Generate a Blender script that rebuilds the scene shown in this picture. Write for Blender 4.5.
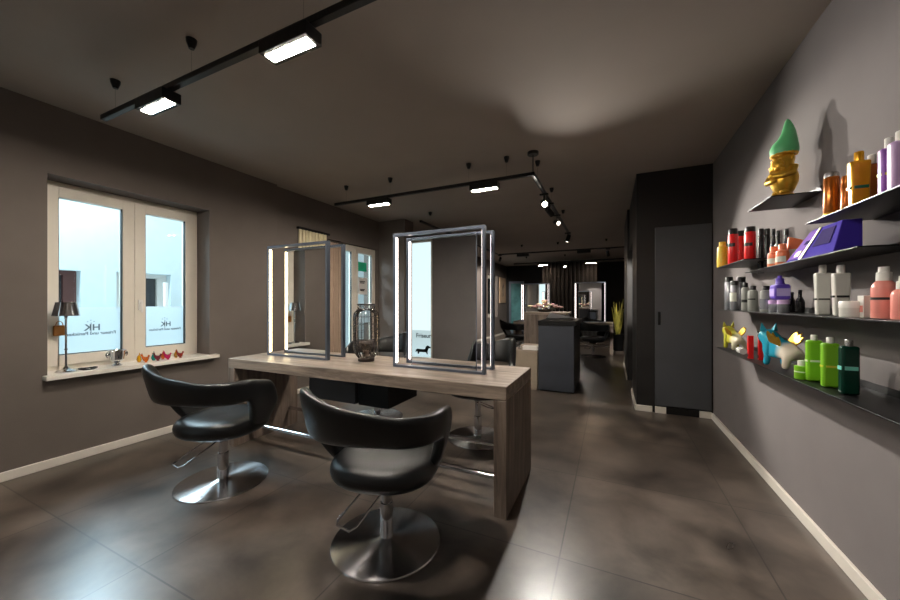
import bpy, bmesh, math, random
from mathutils import Vector, Matrix
random.seed(7)
PI = math.pi
for o in list(bpy.data.objects): bpy.data.objects.remove(o)
sc = bpy.context.scene
COL = sc.collection
# ------------------------------------------------------------------ camera, world, exposure
CAM_H = 1.25; F = 347.0
YAW = math.atan2(161, 347)
cam_d = bpy.data.cameras.new('camera'); cam = bpy.data.objects.new('camera', cam_d); COL.objects.link(cam)
cam.location = (0, 0, CAM_H); cam.rotation_euler = (PI/2, 0, YAW)
cam_d.sensor_width = 36; cam_d.lens = F/900*36; cam_d.shift_y = 3/900; cam_d.clip_start = .02
sc.camera = cam
sc.view_settings.view_transform = 'Standard'; sc.view_settings.look = 'None'
sc.view_settings.exposure = 0.12; sc.view_settings.gamma = 1; sc.view_settings.use_curve_mapping = False
w = bpy.data.worlds.new('sky'); sc.world = w; w.use_nodes = True
wn = w.node_tree.nodes; wl = w.node_tree.links
bg = wn['Background']; bg.inputs['Strength'].default_value = 1.15
wtc = wn.new('ShaderNodeTexCoord'); wns = wn.new('ShaderNodeTexNoise'); wns.inputs['Scale'].default_value = 2.5
wr = wn.new('ShaderNodeValToRGB'); wr.color_ramp.elements[0].color = (.74, .88, .96, 1); wr.color_ramp.elements[1].color = (1, 1, 1, 1)
wl.new(wtc.outputs['Generated'], wns.inputs['Vector']); wl.new(wns.outputs['Fac'], wr.inputs['Fac']); wl.new(wr.outputs['Color'], bg.inputs['Color'])
LAMP_L = 640; STRIP_L = 5.0
def area(name, loc, target, sx, sy, power, col):
    ld = bpy.data.lights.new(name, 'AREA'); ld.shape = 'RECTANGLE'; ld.size = sx; ld.size_y = sy; ld.energy = power; ld.color = col
    lo = bpy.data.objects.new(name, ld); COL.objects.link(lo); lo.location = loc
    lo.rotation_euler = (Vector(target)-Vector(loc)).to_track_quat('-Z', 'Y').to_euler(); return lo
area('sky_gap_light', (-6.6, 1.2, 3.7), (-2.2, 1.1, 0), 3.2, .9, 460, (.72, .87, 1))
area('sky_gap_light', (-6.6, 5.6, 3.7), (-3.2, 4.4, .6), 2.2, .9, 240, (.78, .9, 1))

# pixel column of the photograph -> y on a plane x = const, or x on a plane y = const
CY, SY = math.cos(YAW), math.sin(YAW)
def ray(px):
    u = (px-450)/F
    return -SY+u*CY, CY+u*SY
def y_at(px, x): a, b = ray(px); return x/a*b
def x_at(px, y): a, b = ray(px); return y/b*a
def z_at(py, x, y): return CAM_H+(303-py)/F*(-SY*x+CY*y)

# ------------------------------------------------------------------ materials
def srgb(r, g, b):
    f = lambda c: (c/255/12.92) if c/255 <= .04045 else ((c/255+.055)/1.055)**2.4
    return (f(r), f(g), f(b), 1)
MATS = {}
def mat(name, col, rough=.5, metal=0, noise=.0, nscale=8, bump=0, emit=None, estr=0, coat=0, trans=0, ior=1.45, aniso=0, stretch=None, col2=None, spec=.5, sheen=0, bscale=None):
    if name in MATS: return MATS[name]
    m = bpy.data.materials.new(name); m.use_nodes = True; MATS[name] = m
    n = m.node_tree.nodes; l = m.node_tree.links; p = n['Principled BSDF']
    p.inputs['Base Color'].default_value = col
    p.inputs['Roughness'].default_value = rough; p.inputs['Metallic'].default_value = metal
    p.inputs['Coat Weight'].default_value = coat; p.inputs['Transmission Weight'].default_value = trans
    p.inputs['IOR'].default_value = ior; p.inputs['Anisotropic'].default_value = aniso
    p.inputs['Specular IOR Level'].default_value = spec
    if emit:
        p.inputs['Emission Color'].default_value = emit; p.inputs['Emission Strength'].default_value = estr
    tc = n.new('ShaderNodeTexCoord'); mp = n.new('ShaderNodeMapping')
    if stretch: mp.inputs['Scale'].default_value = stretch
    l.new(tc.outputs['Object'], mp.inputs['Vector'])
    if noise or col2:
        t = n.new('ShaderNodeTexNoise'); t.inputs['Scale'].default_value = nscale; t.inputs['Detail'].default_value = 6
        l.new(mp.outputs['Vector'], t.inputs['Vector'])
        r = n.new('ShaderNodeValToRGB'); r.color_ramp.elements[0].position = .3; r.color_ramp.elements[1].position = .7
        if col2: a, b = col, col2
        else:
            a = tuple(c*(1-noise) for c in col[:3])+(1,); b = tuple(min(1, c*(1+noise)) for c in col[:3])+(1,)
        r.color_ramp.elements[0].color = a; r.color_ramp.elements[1].color = b
        l.new(t.outputs['Fac'], r.inputs['Fac']); l.new(r.outputs['Color'], p.inputs['Base Color'])
    if bump:
        t = n.new('ShaderNodeTexNoise'); t.inputs['Scale'].default_value = bscale or nscale*6; t.inputs['Detail'].default_value = 4
        l.new(mp.outputs['Vector'], t.inputs['Vector'])
        bn = n.new('ShaderNodeBump'); bn.inputs['Strength'].default_value = bump; bn.inputs['Distance'].default_value = .004
        l.new(t.outputs['Fac'], bn.inputs['Height']); l.new(bn.outputs['Normal'], p.inputs['Normal'])
    return m
M_wall = mat('taupe_plaster', srgb(106, 98, 93), .9, spec=.2, noise=.06, nscale=3, bump=.15, bscale=160)
M_wallr = mat('grey_plaster', srgb(116, 111, 110), .9, spec=.2, noise=.05, nscale=3, bump=.15, bscale=160)
M_ceil = mat('ceiling_plaster', srgb(154, 143, 134), .9, noise=.04, nscale=2, bump=.1, bscale=120)
M_black = mat('black_wall', srgb(24, 22, 21), .75, noise=.1)
M_block = mat('anthracite_panel', srgb(32, 30, 29), .5, noise=.05)
M_door = mat('anthracite_door', srgb(72, 74, 78), .42, noise=.05, nscale=4)
M_base = mat('white_skirting', srgb(212, 206, 196), .5, noise=.03)
M_pvc = mat('white_window_plastic', srgb(222, 215, 202), .35, noise=.02)
M_sill = mat('white_sill', srgb(225, 220, 212), .3, noise=.02)
M_steel = mat('black_steel', srgb(12, 12, 13), .42, metal=.3, noise=.1)
M_frame = mat('grey_steel_frame', srgb(98, 106, 120), .3, metal=.6, noise=.05)
M_rail = mat('black_rail', srgb(16, 15, 15), .4, noise=.05)
M_chrome = mat('chrome', srgb(215, 215, 218), .09, metal=1, noise=.02)
M_leather = mat('black_leather', srgb(17, 19, 21), .3, noise=.1, nscale=5, bump=.35, bscale=260, spec=.6)
M_leather2 = mat('grey_leather', srgb(92, 88, 80), .5, noise=.08, nscale=4, bump=.3, bscale=260)
M_brush = mat('brushed_steel', srgb(200, 200, 202), .24, metal=1, aniso=.9)
M_brush.node_tree.nodes['Principled BSDF'].inputs['Anisotropic Rotation'].default_value = .25
n = M_brush.node_tree; tg = n.nodes.new('ShaderNodeTangent'); tg.direction_type = 'RADIAL'; tg.axis = 'Z'
n.links.new(tg.outputs[0], n.nodes['Principled BSDF'].inputs['Tangent'])
M_mirror = mat('mirror_silver', (.9, .91, .9, 1), .0, metal=1)
M_warm = mat('warm_strip', (1, .9, .7, 1), .5, emit=(1, .80, .46, 1), estr=STRIP_L*1.8)
M_cool = mat('neutral_strip', (1, .95, .9, 1), .5, emit=(1, .86, .80, 1), estr=STRIP_L)
M_led = mat('led_panel', (1, .95, .85, 1), .5, emit=(1, .90, .78, 1), estr=LAMP_L)
M_ledfar = mat('led_panel_far', (1, .8, .6, 1), .5, emit=(1, .72, .5, 1), estr=200)
M_lens = mat('lamp_lens', (1, .95, .85, 1), .5, emit=(1, .88, .7, 1), estr=60)
M_lensdim = mat('lamp_lens_small', (1, .95, .85, 1), .5, emit=(1, .9, .75, 1), estr=3)
M_cream = mat('cream_blind', srgb(226, 214, 178), .8, noise=.05)
M_beige = mat('beige_laminate', srgb(148, 134, 118), .6, noise=.05)
M_white = mat('white_gloss', srgb(225, 222, 218), .3, noise=.02)
M_render = mat('white_render', srgb(206, 220, 224), .9, noise=.03)
M_rust = mat('red_brown_frame', srgb(96, 62, 58), .6, noise=.05)
M_darkglass = mat('dark_window_glass', srgb(60, 62, 66), .15, noise=.1)
M_film = mat('frosted_film', (.85, .95, .97, 1), .8, noise=.02)
M_ink = mat('grey_lettering', srgb(88, 98, 104), .6, noise=.02)
M_inkd = mat('black_lettering', srgb(22, 24, 24), .6, noise=.02)
M_gold = mat('gold_paint', srgb(226, 178, 66), .3, metal=.85, noise=.15, nscale=30, bump=.3, bscale=60)
M_cap = mat('green_cap_paint', srgb(96, 184, 122), .4, noise=.06)

def film_fix(m, tr=.45):
    n = m.node_tree.nodes; l = m.node_tree.links
    d = n.new('ShaderNodeBsdfDiffuse'); t = n.new('ShaderNodeBsdfTranslucent'); mx = n.new('ShaderNodeMixShader')
    d.inputs[0].default_value = (.6, .64, .65, 1); t.inputs[0].default_value = (.62, .66, .67, 1)
    mx.inputs[0].default_value = .8
    l.new(d.outputs[0], mx.inputs[1]); l.new(t.outputs[0], mx.inputs[2]); l.new(mx.outputs[0], n['Material Output'].inputs[0])
film_fix(M_film)
def glassmat(name, tint, gl=.12, rough=.02):
    m = bpy.data.materials.new(name); m.use_nodes = True
    n = m.node_tree.nodes; l = m.node_tree.links; n.remove(n['Principled BSDF'])
    t = n.new('ShaderNodeBsdfTransparent'); t.inputs[0].default_value = tint
    g = n.new('ShaderNodeBsdfGlossy'); g.inputs['Roughness'].default_value = rough
    lw = n.new('ShaderNodeLayerWeight'); lw.inputs[0].default_value = gl
    mx = n.new('ShaderNodeMixShader'); l.new(lw.outputs['Fresnel'], mx.inputs[0]); l.new(t.outputs[0], mx.inputs[1]); l.new(g.outputs[0], mx.inputs[2])
    l.new(mx.outputs[0], n['Material Output'].inputs[0]); MATS[name] = m
    return m
M_glass = glassmat('window_glass', (.92, .98, .98, 1))
M_smoke = glassmat('smoked_glass', (.80, .75, .72, 1), .35, .06)

def woodmat(name, c1, c2, vec=(1, 14, 14), rough=.5):
    m = bpy.data.materials.new(name); m.use_nodes = True; MATS[name] = m
    n = m.node_tree.nodes; l = m.node_tree.links; p = n['Principled BSDF']; p.inputs['Roughness'].default_value = rough
    tc = n.new('ShaderNodeTexCoord'); mp = n.new('ShaderNodeMapping'); mp.inputs['Scale'].default_value = vec
    l.new(tc.outputs['Object'], mp.inputs['Vector'])
    t = n.new('ShaderNodeTexNoise'); t.inputs['Scale'].default_value = 1.6; t.inputs['Detail'].default_value = 10; t.inputs['Roughness'].default_value = .7; t.inputs['Distortion'].default_value = .6
    l.new(mp.outputs['Vector'], t.inputs['Vector'])
    r = n.new('ShaderNodeValToRGB'); r.color_ramp.elements[0].position = .32; r.color_ramp.elements[1].position = .68
    r.color_ramp.elements[0].color = c1; r.color_ramp.elements[1].color = c2
    l.new(t.outputs['Fac'], r.inputs['Fac']); l.new(r.outputs['Color'], p.inputs['Base Color'])
    b = n.new('ShaderNodeBump'); b.inputs['Strength'].default_value = .25; b.inputs['Distance'].default_value = .003
    l.new(t.outputs['Fac'], b.inputs['Height']); l.new(b.outputs['Normal'], p.inputs['Normal'])
    return m
M_wood = woodmat('weathered_oak', srgb(80, 69, 61), srgb(168, 152, 137), (1, 12, 12), .42)
M_woodv = woodmat('weathered_oak_upright', srgb(74, 63, 56), srgb(142, 126, 113), (12, 12, 1), .5)

def floor_mat():
    m = bpy.data.materials.new('slate_vinyl_tiles'); m.use_nodes = True
    n = m.node_tree.nodes; l = m.node_tree.links; p = n['Principled BSDF']
    tc = n.new('ShaderNodeTexCoord'); mp = n.new('ShaderNodeMapping'); mp.inputs['Location'].default_value = (2.03+.9*8, -.87+.9*8, 0)
    l.new(tc.outputs['Object'], mp.inputs['Vector'])
    br = n.new('ShaderNodeTexBrick'); br.inputs['Scale'].default_value = 1; br.inputs['Brick Width'].default_value = .9; br.inputs['Row Height'].default_value = .9
    br.inputs['Mortar Size'].default_value = .004; br.inputs['Mortar Smooth'].default_value = .2; br.offset = 0.0
    br.inputs['Color1'].default_value = (.85, .85, .85, 1); br.inputs['Color2'].default_value = (1.1, 1.1, 1.1, 1); br.inputs['Mortar'].default_value = (.35, .35, .35, 1)
    l.new(mp.outputs['Vector'], br.inputs['Vector'])
    t = n.new('ShaderNodeTexNoise'); t.inputs['Scale'].default_value = 3.0; t.inputs['Detail'].default_value = 10; t.inputs['Roughness'].default_value = .58; t.inputs['Distortion'].default_value = .25
    l.new(mp.outputs['Vector'], t.inputs['Vector'])
    r = n.new('ShaderNodeValToRGB'); r.color_ramp.elements[0].position = .3; r.color_ramp.elements[1].position = .7
    r.color_ramp.elements[0].color = srgb(44, 38, 34); r.color_ramp.elements[1].color = srgb(100, 89, 80)
    l.new(t.outputs['Fac'], r.inputs['Fac'])
    mx = n.new('ShaderNodeMix'); mx.data_type = 'RGBA'; mx.blend_type = 'MULTIPLY'; mx.inputs[0].default_value = 1
    l.new(r.outputs['Color'], mx.inputs[6]); l.new(br.outputs['Color'], mx.inputs[7]); l.new(mx.outputs[2], p.inputs['Base Color'])
    rr = n.new('ShaderNodeMapRange'); rr.inputs[3].default_value = .22; rr.inputs[4].default_value = .42
    p.inputs['Specular IOR Level'].default_value = .8; l.new(t.outputs['Fac'], rr.inputs[0]); l.new(rr.outputs[0], p.inputs['Roughness'])
    b = n.new('ShaderNodeBump'); b.inputs['Strength'].default_value = .2; b.inputs['Distance'].default_value = .004
    l.new(t.outputs['Fac'], b.inputs['Height']); l.new(b.outputs['Normal'], p.inputs['Normal'])
    return m
M_floor = floor_mat()

# ------------------------------------------------------------------ mesh helpers
class MB:
    def __init__(s): s.v = []; s.f = []
    def add(s, vs, fs, M=None):
        k = len(s.v)
        s.v += [tuple(M @ Vector(v)) if M else tuple(v) for v in vs]
        s.f += [tuple(i+k for i in f) for f in fs]; return s
    def box(s, x0, x1, y0, y1, z0, z1, M=None):
        vs = [(x, y, z) for x in (x0, x1) for y in (y0, y1) for z in (z0, z1)]
        return s.add(vs, [(0, 1, 3, 2), (4, 6, 7, 5), (0, 4, 5, 1), (2, 3, 7, 6), (0, 2, 6, 4), (1, 5, 7, 3)], M)
    def lathe(s, prof, seg=24, M=None, sx=1, sy=1):
        vs = []; fs = []
        for r, z in prof:
            for i in range(seg):
                a = 2*PI*i/seg; vs.append((max(r, .0001)*math.cos(a)*sx, max(r, .0001)*math.sin(a)*sy, z))
        for j in range(len(prof)-1):
            for i in range(seg):
                i2 = (i+1) % seg; fs.append((j*seg+i, j*seg+i2, (j+1)*seg+i2, (j+1)*seg+i))
        fs.append(tuple(range(seg))[::-1]); fs.append(tuple((len(prof)-1)*seg+i for i in range(seg)))
        return s.add(vs, fs, M)
    def cyl(s, p, q, r, seg=16, r2=None):
        p = Vector(p); q = Vector(q); d = q-p
        M = Matrix.Translation(p) @ d.to_track_quat('Z', 'Y').to_matrix().to_4x4()
        return s.lathe([(r, 0), (r if r2 is None else r2, d.length)], seg, M)
    def tube(s, pts, r, seg=10, closed=False):
        pts = [Vector(p) for p in pts]; n = len(pts); vs = []; fs = []
        for i, p in enumerate(pts):
            a = pts[(i-1) % n] if (i or closed) else p; b = pts[(i+1) % n] if (i < n-1 or closed) else p
            q = (b-a).to_track_quat('Z', 'Y' if abs((b-a).normalized().y) < .9 else 'X')
            if i and False: pass
            X = q @ Vector((1, 0, 0)); Y = q @ Vector((0, 1, 0))
            if i:   # keep frames aligned
                X = (pX-(b-a).normalized()*pX.dot((b-a).normalized())).normalized(); Y = (b-a).normalized().cross(X)
            pX = X
            rr = r[i] if isinstance(r, (list, tuple)) else r
            for k in range(seg):
                t = 2*PI*k/seg; vs.append(p+X*math.cos(t)*rr+Y*math.sin(t)*rr)
        for i in range(n if closed else n-1):
            j = (i+1) % n
            for k in range(seg):
                k2 = (k+1) % seg; fs.append((i*seg+k, i*seg+k2, j*seg+k2, j*seg+k))
        if not closed: fs.append(tuple(range(seg))[::-1]); fs.append(tuple((n-1)*seg+k for k in range(seg)))
        return s.add(vs, fs)
    def ball(s, c, r, seg=16, M=None):
        r = r if isinstance(r, (list, tuple)) else (r, r, r)
        prof = [(math.sin(PI*i/10), -math.cos(PI*i/10)) for i in range(11)]
        T = Matrix.Translation(c) @ (M or Matrix()) @ Matrix.Diagonal((r[0], r[1], r[2], 1))
        return s.lathe(prof, seg, T)
    def prism(s, poly, h0, h1, M=None):   # poly in xy, extruded in z
        k = len(poly); vs = [(x, y, h0) for x, y in poly]+[(x, y, h1) for x, y in poly]
        fs = [tuple(range(k))[::-1], tuple(range(k, 2*k))]+[(i, (i+1) % k, (i+1) % k+k, i+k) for i in range(k)]
        return s.add(vs, fs, M)
    def build(s, name, m, parent=None, bevel=0, sub=0, smooth=True, seg=2, ang=35):
        me = bpy.data.meshes.new(name); me.from_pydata(s.v, [], s.f)
        bm = bmesh.new(); bm.from_mesh(me); bmesh.ops.recalc_face_normals(bm, faces=bm.faces); bm.to_mesh(me); bm.free()
        me.materials.append(m); o = bpy.data.objects.new(name, me); COL.objects.link(o)
        if smooth:
            me.shade_smooth()
            if not sub: me.set_sharp_from_angle(angle=math.radians(ang))
        if bevel:
            b = o.modifiers.new('bevel', 'BEVEL'); b.width = bevel; b.segments = seg; b.limit_method = 'ANGLE'
        if sub:
            b = o.modifiers.new('sub', 'SUBSURF'); b.levels = sub; b.render_levels = sub
        if parent: o.parent = parent
        return o
def tag(o, label, cat, group=None, kind=None):
    o['label'] = label; o['category'] = cat
    if group: o['group'] = group
    if kind: o['kind'] = kind
    return o
def thing(name, loc, label, cat, group=None, rz=0):
    o = bpy.data.objects.new(name, None); COL.objects.link(o); o.location = loc; o.rotation_euler = (0, 0, rz); o.empty_display_size = .1
    return tag(o, label, cat, group)
def struct(o, label, cat): return tag(o, label, cat, None, 'structure')
def part(o, label): o['label'] = label; return o
def dup(root, loc, rz, label, group=None):
    r = root.copy(); COL.objects.link(r); r.location = loc; r.rotation_euler = (0, 0, rz); r['label'] = label
    if group: r['group'] = group
    def rec(src, dst):
        for ch in list(src.children):
            c = ch.copy(); COL.objects.link(c); c.parent = dst; rec(ch, c)
    rec(root, r); return r
def text(name, s, size, m, parent, loc, rot, align='CENTER', mirror=False):
    cu = bpy.data.curves.new(name, 'FONT'); cu.body = s; cu.size = size; cu.align_x = align; cu.align_y = 'CENTER'; cu.extrude = .0006; cu.offset = size*.02
    cu.materials.append(m); o = bpy.data.objects.new(name, cu); COL.objects.link(o); o.parent = parent; o.location = loc; o.rotation_euler = rot
    if mirror: o.scale = (-1, 1, 1)
    return o

# ------------------------------------------------------------------ room shell
H = 2.76; XL = -3.87; XR = 1.0; YF = -1.3; YB = 14.0; X2 = 2.6
struct(MB().box(-4.3, X2+.2, YF-.2, YB+.2, -.12, 0).build('floor', M_floor, smooth=False), 'dark slate look floor of large square tiles', 'floor')
struct(MB().box(-4.3, X2+.2, YF-.2, YB+.2, H, H+.12).build('ceiling', M_ceil, smooth=False), 'taupe plaster ceiling', 'ceiling')
def wall_y(mb, xi, xo, y0, y1, holes):     # a wall running along y with openings (ya, yb, za, zb)
    y = y0
    for ya, yb, za, zb in sorted(holes):
        mb.box(xo, xi, y, ya, 0, H); mb.box(xo, xi, ya, yb, 0, za); mb.box(xo, xi, ya, yb, zb, H); y = yb
    mb.box(xo, xi, y, y1, 0, H)
W1 = (1.10, 2.27, .70, 2.235); W2 = (4.03, 5.27, .10, 2.23); W3 = (11.6, 12.75, .72, 2.28)
mb = MB(); wall_y(mb, XL, -4.24, YF, 3.09, [W1]); wall_y(mb, XL-.05, -4.24, 3.09, YB, [W2, W3])
mb.box(-4.0, -3.36, 5.30, 5.6, 0, H)
struct(mb.build('wall_left', M_wall, smooth=False), 'taupe wall with the windows and a short projecting pier', 'wall')
mb = MB(); mb.box(XR, XR+.15, YF, 4.6, 0, H)
struct(mb.build('wall_right', M_wallr, smooth=False), 'grey wall carrying the black product shelves', 'wall')
WF = (-3.80, -3.13, .13, 2.5)
mb = MB(); mb.box(-4.24, WF[0], YF-.15, YF, 0, H).box(WF[0], WF[1], YF-.15, YF, 0, WF[2]).box(WF[0], WF[1], YF-.15, YF, WF[3], H).box(WF[1], XR+.15, YF-.15, YF, 0, H)
struct(mb.build('wall_front', M_wallr, smooth=False), 'wall behind the camera with the narrow shop window', 'wall')
struct(MB().box(-4.24, X2+.15, YB, YB+.15, 0, H).build('wall_back', M_black, smooth=False), 'black wall at the far end of the salon', 'wall')
mb = MB(); mb.box(.27, XR+.15, 4.6, 5.45, 0, H).box(.27, XR+.15, 5.45, 6.3, 2.1, H).box(.75, XR+.15, 5.45, 6.3, 0, 2.1).box(.24, XR+.15, 6.3, 7.7, 0, H)
struct(mb.build('wall_corridor', M_block, smooth=False), 'near black closet block standing out into the room', 'wall')
struct(MB().box(X2, X2+.15, 7.7, YB, 0, H).box(XR, X2+.15, 7.55, 7.7, 0, H).build('wall_rear_right', M_black, smooth=False), 'black side wall of the rear room', 'wall')
# skirting boards
struct(MB().box(XL, XL+.018, YF, 3.09, 0, .065).box(XL-.05, XL-.032, 3.09, 4.02, 0, .065).box(XL-.05, XL-.032, 5.6, YB, 0, .065).build('baseboard_left', M_base, bevel=.003), 'white skirting along the left wall', 'baseboard')
struct(MB().box(XR-.018, XR, YF, 4.58, 0, .065).build('baseboard_right', M_base, bevel=.003), 'white skirting along the shelf wall', 'baseboard')
struct(MB().box(.252, .27, 4.58, 5.45, 0, .065).box(.252, .43, 4.582, 4.6, 0, .065).box(.225, .24, 6.3, 7.7, 0, .065).build('baseboard_corridor', M_base, bevel=.003), 'white skirting around the dark closet block', 'baseboard')
# closet door
d = struct(MB().box(.457, .985, 4.575, 4.6, .085, 2.11).build('door_1', M_door, bevel=.003), 'flat anthracite closet door with a recessed pull', 'door')
part(MB().box(.483, .510, 4.568, 4.5755, 1.0, 1.15).build('handle', M_steel, d, bevel=.004), 'recessed black pull')
struct(MB().box(.457, .565, 4.572, 4.6, 0, .07).box(.875, .985, 4.572, 4.6, 0, .07).build('trim_1', M_base, bevel=.003), 'white plinth pieces below the closet door', 'trim')
struct(MB().box(.566, .874, 4.576, 4.6, 0, .075).build('trim_2', M_rail), 'black ventilation gap below the closet door', 'trim')

# window 1
def window(name, wh, x, sashes, label, sashw=.085):
    ya, yb, za, zb = wh
    fr = MB(); t = .05
    for a in ((ya, ya+t, za, zb), (yb-t, yb, za, zb), (ya+t, yb-t, za, za+t), (ya+t, yb-t, zb-t, zb)): fr.box(x-.07, x, *a)
    root = struct(fr.build(name, M_pvc, bevel=.003), label, 'window')
    for (a, b) in sashes:
        s = MB(); z0, z1 = za+t-.012, zb-t+.012
        s.box(x-.06, x+.018, a, a+sashw, z0, z1).box(x-.06, x+.018, b-sashw, b, z0, z1).box(x-.06, x+.018, a+sashw, b-sashw, z0, z0+sashw).box(x-.06, x+.018, a+sashw, b-sashw, z1-sashw, z1)
        so = s.build('sash', M_pvc, root, bevel=.003)
        MB().box(x-.03, x-.022, a+sashw, b-sashw, z0+sashw, z1-sashw).build('pane', M_glass, so, smooth=False)
        gk = MB(); e = .006
        gk.box(x-.022, x+.006, a+sashw, a+sashw+e, z0+sashw, z1-sashw).box(x-.022, x+.006, b-sashw-e, b-sashw, z0+sashw, z1-sashw).box(x-.022, x+.006, a+sashw, b-sashw, z0+sashw, z0+sashw+e)
        part(gk.build('gasket', M_rail, so), 'thin black glazing gasket')
    return root
WX = -4.09
w1 = window('window_1', W1, WX, [(1.135, 1.715), (1.717, 2.235)], 'two-pane white casement window over the sill with colourful glass birds')
part(MB().box(WX+.018, WX+.032, 1.74, 1.775, 1.18, 1.28).cyl((WX+.032, 1.757, 1.25), (WX+.05, 1.757, 1.25), .008).box(WX+.048, WX+.058, 1.748, 1.766, 1.16, 1.262).build('handle', M_white, w1, bevel=.003), 'white lever handle')
for i, (a, b) in enumerate(((1.222, 1.628), (1.804, 2.148))):
    part(MB().box(WX-.021, WX-.020, a, b, .80, 1.215).build('frosted_film', M_film, w1, smooth=False), 'frosted film on the lower pane')
    c = (a+b)/2; k = (b-a)/.40
    e = (PI/2, 0, PI/2)
    text('logo', 'HK', .075*k, M_ink, w1, (WX-.018, c+.01, 1.035), e, mirror=True)
    dots = MB()
    for j in range(3): dots.ball((WX-.018, c-.02+.02*j, 1.088+(.012 if j == 1 else 0)), .0035, 8)
    dots.box(WX-.0185, WX-.0175, c-.001, c+.003, 1.0, 1.08)
    dots.build('logo_crown', M_ink, w1)
    text('lettering', 'Friseur und Perücken', .037*k, M_ink, w1, (WX-.018, c+.005, .985), e, mirror=True)
struct(MB().box(-4.10, -3.80, 1.075, 2.335, .668, .7025).build('trim_3', M_sill, bevel=.004), 'white window sill with lamp, bucket and glass birds', 'window sill')
# window 2 : tall glazed door-like window with stickers
w2 = window('window_2', W2, -3.98, [(4.07, 4.69), (4.695, 5.23)], 'tall white glazed window behind the table with a green poster', .075)
part(MB().box(-4.002, -3.998, 4.80, 5.04, 1.81, 1.97).build('poster', mat('green_poster', srgb(40, 196, 150), .5, noise=.1), w2), 'green square poster')
part(MB().box(-4.002, -3.998, 4.82, 5.06, 1.40, 1.70).build('notice', M_white, w2), 'white opening notice')
nt = MB()
for z, a, b in ((1.63, 4.85, 5.0), (1.605, 4.86, 4.98), (1.49, 4.86, 4.99), (1.47, 4.87, 4.97)): nt.box(-3.997, -3.9955, a, b, z-.008, z+.008)
nt.build('notice_lines', M_inkd, w2)
MB().box(-3.999, -3.996, 4.78, 5.14, .9, 1.15).build('frosted_film', M_film, w2)
w3 = window('window_3', W3, -4.09, [(11.63, 12.72)], 'bright far window near the framed picture')
# shop window behind the camera
sw = MB(); x0, x1, z0, z1 = WF
for a in ((x0, x0+.05, z0, z1), (x1-.05, x1, z0, z1), (x0+.05, x1-.05, z0, z0+.05), (x0+.05, x1-.05, z1-.05, z1)): sw.box(a[0], a[1], YF-.10, YF-.03, a[2], a[3])
sw = struct(sw.build('window_4', M_pvc, bevel=.005), 'narrow shop window with lettering and a dachshund decal', 'window')
MB().box(x0+.05, x1-.05, YF-.07, YF-.062, z0+.05, z1-.05).build('pane', M_glass, sw, smooth=False)
text('lettering', 'Friseur', .118, M_inkd, sw, (-3.37, YF-.073, .60), (PI/2, 0, 0))
dg = [(-.17, .03), (-.16, .075), (-.13, .10), (0, .095), (.045, .10), (.065, .15), (.10, .175), (.13, .165), (.175, .14), (.17, .125), (.125, .115), (.11, .07), (.10, .04), (.11, .0), (.085, .0), (.07, .035), (-.08, .035), (-.09, .0), (-.12, .0), (-.125, .04), (-.14, .06), (-.15, .03)]
part(MB().prism(dg, 0, .003, Matrix.Translation((-3.38, YF-.073, .24)) @ Matrix.Rotation(PI/2, 4, 'X')).build('dog_decal', M_inkd, sw, smooth=False), 'black dachshund silhouette')

# neighbouring house outside window 1
nh = tag(bpy.data.objects.new('neighbour_house', None), 'white rendered house seen through the window', 'building'); COL.objects.link(nh); nh.location = (-7.0, 2.6, 0)
mb = MB(); nx = .0
for a in ((-7.6, -1.02, -1, 5), (-.28, .12, -1, 5), (.86, 9, -1, 5), (-1.02, -.28, -1, .55), (-1.02, -.28, 1.72, 5), (.12, .86, -1, .55), (.12, .86, 1.74, 5)): mb.box(-.3, 0, *a)
mb.build('wall', M_render, nh, smooth=False)
for a, b, zt, m_ in ((-1.02, -.28, 1.72, M_rust), (.12, .86, 1.74, M_white)):
    f = MB()
    for q in ((a, a+.10, .55, zt), (b-.14, b, .55, zt), (a+.1, b-.14, zt-.07, zt), ((a+b)/2-.03, (a+b)/2+.03, .55, zt-.07)): f.box(-.22, -.14, *q)
    f = f.build('window', m_, nh, bevel=.004)
    MB().box(-.20, -.19, a, b, .55, zt).build('pane', M_darkglass, f)
part(MB().cyl((.06, .75, -1), (.06, .75, 1.60), .035).build('downpipe', M_white, nh), 'white pipe')
tag(MB().box(-18, -4.5, -12, 22, -.35, -.25).build('paved_yard', mat('paving', srgb(205, 208, 208), .9, noise=.1)), 'pale paving outside the windows', 'ground', kind='structure')

# pleated cream blind panel on left wall
bl = thing('pleated_blind', (XL-.045, 3.72, 1.55), 'cream pleated blind showing above the left mirror', 'blind')
mb = MB()
for k in range(9): mb.cyl((.02, -.245+k*.058, .02), (.02, -.245+k*.058, .72), .022, 10)
mb.build('pleats', M_cream, bl)
MB().box(0, .05, -.29, .29, .72, .75).build('head_rail', M_rail, bl, bevel=.003)
MB().box(0, .045, -.28, .28, 0, .025).build('bottom_rail', M_rail, bl, bevel=.003)

cu = thing('window_curtain', (-3.955, 4.265, .12), 'tan curtain hanging at the left side of the tall glazed window', 'curtain')
mb = MB(); vs = []; fs = []
for i in range(41):
    y = -.175+.35*i/40; x = .018*math.sin(i*1.05)
    for z in (0, 2.08): vs += [(x, y, z), (x+.004, y, z)]
for i in range(40): a = 4*i; b_ = a+4; fs += [(a, b_, b_+2, a+2), (a+1, a+3, b_+3, b_+1), (a, a+1, b_+1, b_), (a+2, b_+2, b_+3, a+3)]
fs += [(0, 2, 3, 1), (160, 161, 163, 162)]
mb.add(vs, fs).build('fabric', mat('tan_fabric', srgb(170, 148, 130), .85, noise=.05), cu)
MB().cyl((0, -.18, 2.085), (0, .18, 2.085), .008).build('curtain_rod', M_rail, cu)

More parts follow.
